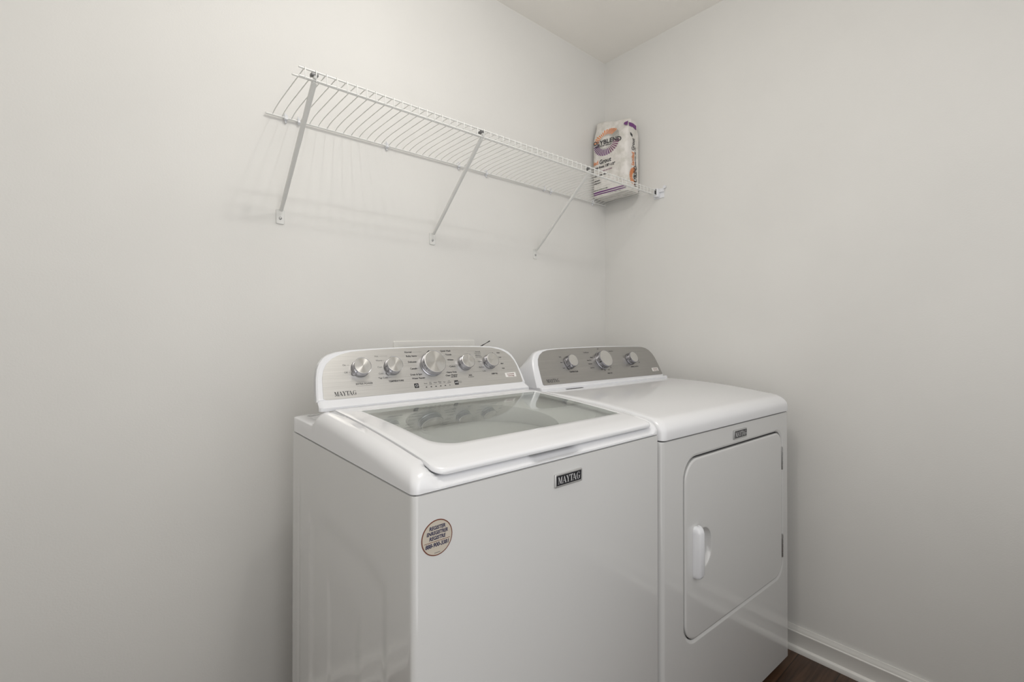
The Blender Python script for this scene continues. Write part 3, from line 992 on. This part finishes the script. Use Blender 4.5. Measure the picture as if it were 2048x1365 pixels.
# ================================================================== GROUT BAG
bag = empty('grout_bag', (0, 0, SZ + .0065))
tag(bag, 'white and purple paper bag of grout with sunburst print standing on the shelf corner', 'bag')
BX0, BX1, BY0, BY1, BH = -.1190, -.016, -.2160, -.0160, .350
def bag_pt(th, z):
    """surface point at perimeter parameter th (0..4: side index + fraction) and height z
       side 0: face towards -x (y from BY1 to BY0), 1: face -y, 2: face +x, 3: face +y"""
    hz = z / BH
    pinch = smooth01((hz - .72) / .28)            # top folds thinner
    low = smooth01((.06 - hz) / .06)
    cx, cy = (BX0 + BX1) / 2, (BY0 + BY1) / 2
    hx = (BX1 - BX0) / 2 * (1 - .42 * pinch - .05 * low); hy = (BY1 - BY0) / 2 * (1 - .02 * pinch - .03 * low)
    cx += .004 * pinch
    s = int(th) % 4; f = th - int(th)
    w = (f - .5) * 2
    # superellipse-like edge rounding
    rx_ = 1 - .10 * abs(w) ** 8; ry_ = 1 - .05 * abs(w) ** 8
    bul = .004 * (1 - w * w) * (1 - abs(2 * hz - 1) ** 4)
    if s == 0: p = Vector((cx - hx * rx_ - bul * .6, cy - hy * w * .95, 0))
    elif s == 1: p = Vector((cx + hx * w * .90, cy - hy * ry_, 0))
    elif s == 2: p = Vector((cx + hx * rx_, cy + hy * w * .95, 0))
    else: p = Vector((cx - hx * w * .90, cy + hy * ry_, 0))
    n1 = noise.noise(Vector((p.y * 18, z * 9, p.x * 18)))
    n2 = noise.noise(Vector((p.y * 45 + 3, z * 26, p.x * 45)))
    dirv = Vector((p.x - cx, (p.y - cy) * .4, 0))
    if dirv.length > 1e-6: dirv.normalize()
    amp = .0028 + .006 * pinch
    lim = 1.0 if s == 0 and w > -.5 or s == 1 and w < .5 else (smooth01((w + 1) * 2) if s == 0 else (smooth01((1 - w) * 2) if s == 1 else 0.0))
    p += dirv * (n1 * amp + n2 * .0016 * (1 + 2 * pinch)) * (.25 + .75 * lim * 1.0)
    p.z = z + (.010 * noise.noise(Vector((p.y * 14, 5.0, p.x * 14))) + -.040 * ((-p.y) / .2 - .45)) * smooth01((hz - .7) / .3)
    return p
bm_ = MB()
NZ, NP = 90, 48
rings = []
for j in range(NZ + 1):
    z = BH * j / NZ
    rings.append([bag_pt(s + i / NP, z) for s in range(4) for i in range(NP)])
def toward(ring, t, dz):
    c0 = Vector((0, 0, 0))
    for q_ in ring: c0 += q_
    c0 /= len(ring)
    return [Vector((q_.x + (c0.x - q_.x) * t, q_.y + (c0.y - q_.y) * t * .35, q_.z + dz)) for q_ in ring]
topr = rings[-1]
rings += [toward(topr, .25, .006), toward(topr, .55, .0085), toward(topr, .80, .0075), toward(topr, .97, .004)]
rings = [toward(rings[0], .6, -.0014), toward(rings[0], .08, -.0010)] + rings
bm_.loft(rings, True, True)
sack = bm_.build('sack', M['sack'], bag, 60)

def on_front(y, z, eps=.0006):
    """world y, z (absolute) to a point just off the -x face of the bag"""
    hy = (BY1 - BY0) / 2; cy = (BY0 + BY1) / 2
    zr = z - (SZ + .0065)
    w = max(-.99, min(.99, -(y - cy) / (hy * .95)))
    p = bag_pt((w + 1) / 2, zr)
    return Vector((p.x - eps - .0010, y if abs((y - cy) / hy) < .94 else p.y, zr))
def on_side(x, z, eps=.0008):
    cx = (BX0 + BX1) / 2; hx = (BX1 - BX0) / 2
    zr = z - (SZ + .0065)
    hz = zr / BH
    pinch = smooth01((hz - .72) / .28)
    w = max(-.99, min(.99, (x - cx - .004 * pinch) / (hx * .9 * (1 - .42 * pinch))))
    p = bag_pt(1 + (w + 1) / 2, zr)
    return Vector((p.x, p.y - eps - .0006, zr))
def quadstrip(mb, fnp, poly_a, poly_b, n_, mi):
    """quad between segments a0-a1 and b0-b1 subdivided n_ times"""
    rows = []
    for i in range(n_ + 1):
        t = i / n_
        a_ = (poly_a[0][0] + (poly_a[1][0] - poly_a[0][0]) * t, poly_a[0][1] + (poly_a[1][1] - poly_a[0][1]) * t)
        b_ = (poly_b[0][0] + (poly_b[1][0] - poly_b[0][0]) * t, poly_b[0][1] + (poly_b[1][1] - poly_b[0][1]) * t)
        rows.append((fnp(*a_), fnp(*b_)))
    vs = [q_ for r_ in rows for q_ in r_]
    mb.add(vs, [(2 * i, 2 * i + 1, 2 * i + 3, 2 * i + 2) for i in range(n_)], mi)
pm = MB()     # materials: 0 orange 1 purple 2 plum 3 grey 4 ink
SYC, SZC = -.1010, 2.0410
NR = 38
for k in range(NR):
    a = 2 * pi * k / NR
    da = pi / NR * .52
    ca, sa = cos(a), sin(a)          # ca: towards reading right (-y)
    def pp(r_, a_): return (SYC - r_ * cos(a_) * 1.17, SZC + r_ * sin(a_) * .98)
    r_in, r_mid, r_out = .028, .0365, .0660
    out_m = 0 if sa > .12 else (1 if sa < -.12 else 3)
    if ca > .78: out_m = 3
    if sa < -.12 and ca > .3: out_m = 2
    quadstrip(pm, on_front, [pp(r_mid, a - da), pp(r_out, a - da)], [pp(r_mid, a + da), pp(r_out, a + da)], 4, out_m)
    quadstrip(pm, on_front, [pp(r_in, a - da * .7), pp(r_mid, a - da * .7)], [pp(r_in, a + da * .7), pp(r_mid, a + da * .7)], 2, 3)
def ftext(s, size, y, z, mi, align='LEFT', bold=0.0, slope=0.0, fnp=None, shear=0.0, xs=1.0, wave=0.0):
    vs, fs = text2d(s, size, 0, 0, align, bold, shear, xs=xs)
    out_ = []
    for a_, b_ in vs:
        out_.append(on_front(y - a_, z + b_ + slope * a_ + wave * sin(a_ * 36), .0011))
    pm.add(out_, fs, mi)
ftext('OLYBLEND', .0290, -.0215, 2.0530, 4, bold=.0006, slope=-.155, xs=1.16, wave=-.0035)
ftext("AMERICA'S #1 GROUT", .0090, -.0330, 2.0310, 4, bold=.0003, slope=-.10, xs=1.12)
ftext('ded', .0270, -.0170, 1.9540, 0, bold=.0003, xs=.95)
ftext('Grout', .0290, -.0620, 1.9510, 4, bold=.0005, xs=.95)
ftext('Joints from 1/8"-1/2"', .0160, -.0200, 1.9290, 4, bold=.0005, slope=-.02)
ftext('Lechada con arena', .0095, -.0650, 1.9080, 2, bold=.0002)
ftext('Coulis avec sable', .0120, -.0260, 1.8920, 4, bold=.0004)
ftext('Lechada', .0120, -.0260, 1.8690, 4, bold=.0004)
ftext('Premium', .0120, -.0260, 1.8570, 4, bold=.0004)
ftext('Net Wt. 25 lbs (11.3 kg)', .0085, -.0250, 1.8240, 4, bold=.0002)
for (z0_, z1_) in ((1.8085, 1.8155), (1.8010, 1.8055)):
    quadstrip(pm, on_front, [(-.0190, z0_), (-.2110, z0_ - .003)], [(-.0190, z1_), (-.2110, z1_ - .003)], 30, 1)
ftext('No. 381 Bright White', .0068, -.1200, 1.7975, 4, bold=.0002)
# purple strip and mark at the upper right corner, dark scuffs
quadstrip(pm, on_front, [(-.1900, 2.1060), (-.2125, 2.1090)], [(-.1900, 2.0965), (-.2125, 2.0860)], 6, 1)
# side gusset print (reads upwards)
def stext(s, size, x, z, mi, bold=0.0, xs=1.0):
    vs, fs = text2d(s, size, 0, 0, 'LEFT', bold, xs=xs)
    pm.add([on_side(x - b_, z + a_, .0012) for a_, b_ in vs], fs, mi)
stext('Sanded', .0300, -.0720, 1.9080, 0, .0004, .72)
stext('Grout', .0300, -.0720, 1.9780, 4, .0004, .72)
stext('Joints from 1/8"-1/2"', .0120, -.0540, 1.9080, 4, .0003, .9)
stext('POLYBLEND', .0300, -.0560, 1.8150, 4, .0009, .56)
for k in range(15):
    a = radians(92 + 175 * k / 14)
    da = radians(4.4)
    def ps(r_, a_): return (-.0600 + r_ * cos(a_) * 1.0, 1.8600 + r_ * sin(a_) * 1.05)
    quadstrip(pm, on_side, [ps(.018, a - da), ps(.040, a - da)], [ps(.018, a + da), ps(.040, a + da)], 3, 0)
quadstrip(pm, on_side, [(-.1000, 2.1020), (-.0520, 2.0960)], [(-.1000, 2.0840), (-.0500, 2.0760)], 6, 1)
quadstrip(pm, on_side, [(-.0950, 2.0560), (-.0790, 2.0480)], [(-.0950, 2.0450), (-.0800, 2.0360)], 3, 4)
pm.build('bag_print', [M['orange'], M['purple'], M['plum'], M['printgrey'], M['ink']], sack, 'flatprint')
tag(bpy.data.objects['bag_print'], 'orange and purple sunburst with black lettering')

# ================================================================== UTILITY BOX AND CABLE
ub = empty('washer_outlet_box', (-.9825, 0, 1.10))
tag(ub, 'white washer outlet box on the wall, mostly hidden behind the washer console', 'outlet box')
b = MB()
R = lambda e, y: [(q_[0], y, q_[1]) for q_ in rrect(-.170 + e, .170 - e, -.225 + e, .0155 - e, .004, 3)]
b.loft([R(0, -.0006), R(0, -.0030), R(.0015, -.0045), R(.026, -.0045), R(.028, -.0035), R(.030, -.0008)], True, True)
b.build('frame', M['trim'], ub, 35)
for x in (-.10, .02):
    v_ = MB(); v_.tube([(x, -.002, -.16), (x, -.03, -.16), (x, -.036, -.166), (x, -.036, -.19)], .009, 12)
    v_.build('valve', M['screw'], ub, 40)
cb = MB()
cb.tube([(-.93, -.012, 1.034), (-.90, -.022, 1.052), (-.850, -.038, 1.0755), (-.8105, -.050, 1.0945), (-.7735, -.050, 1.1115)], .0022, 8)
co = cb.build('cable', M['black'], None, 50)
tag(co, 'short black cable end sticking up behind the washer console', 'cable')
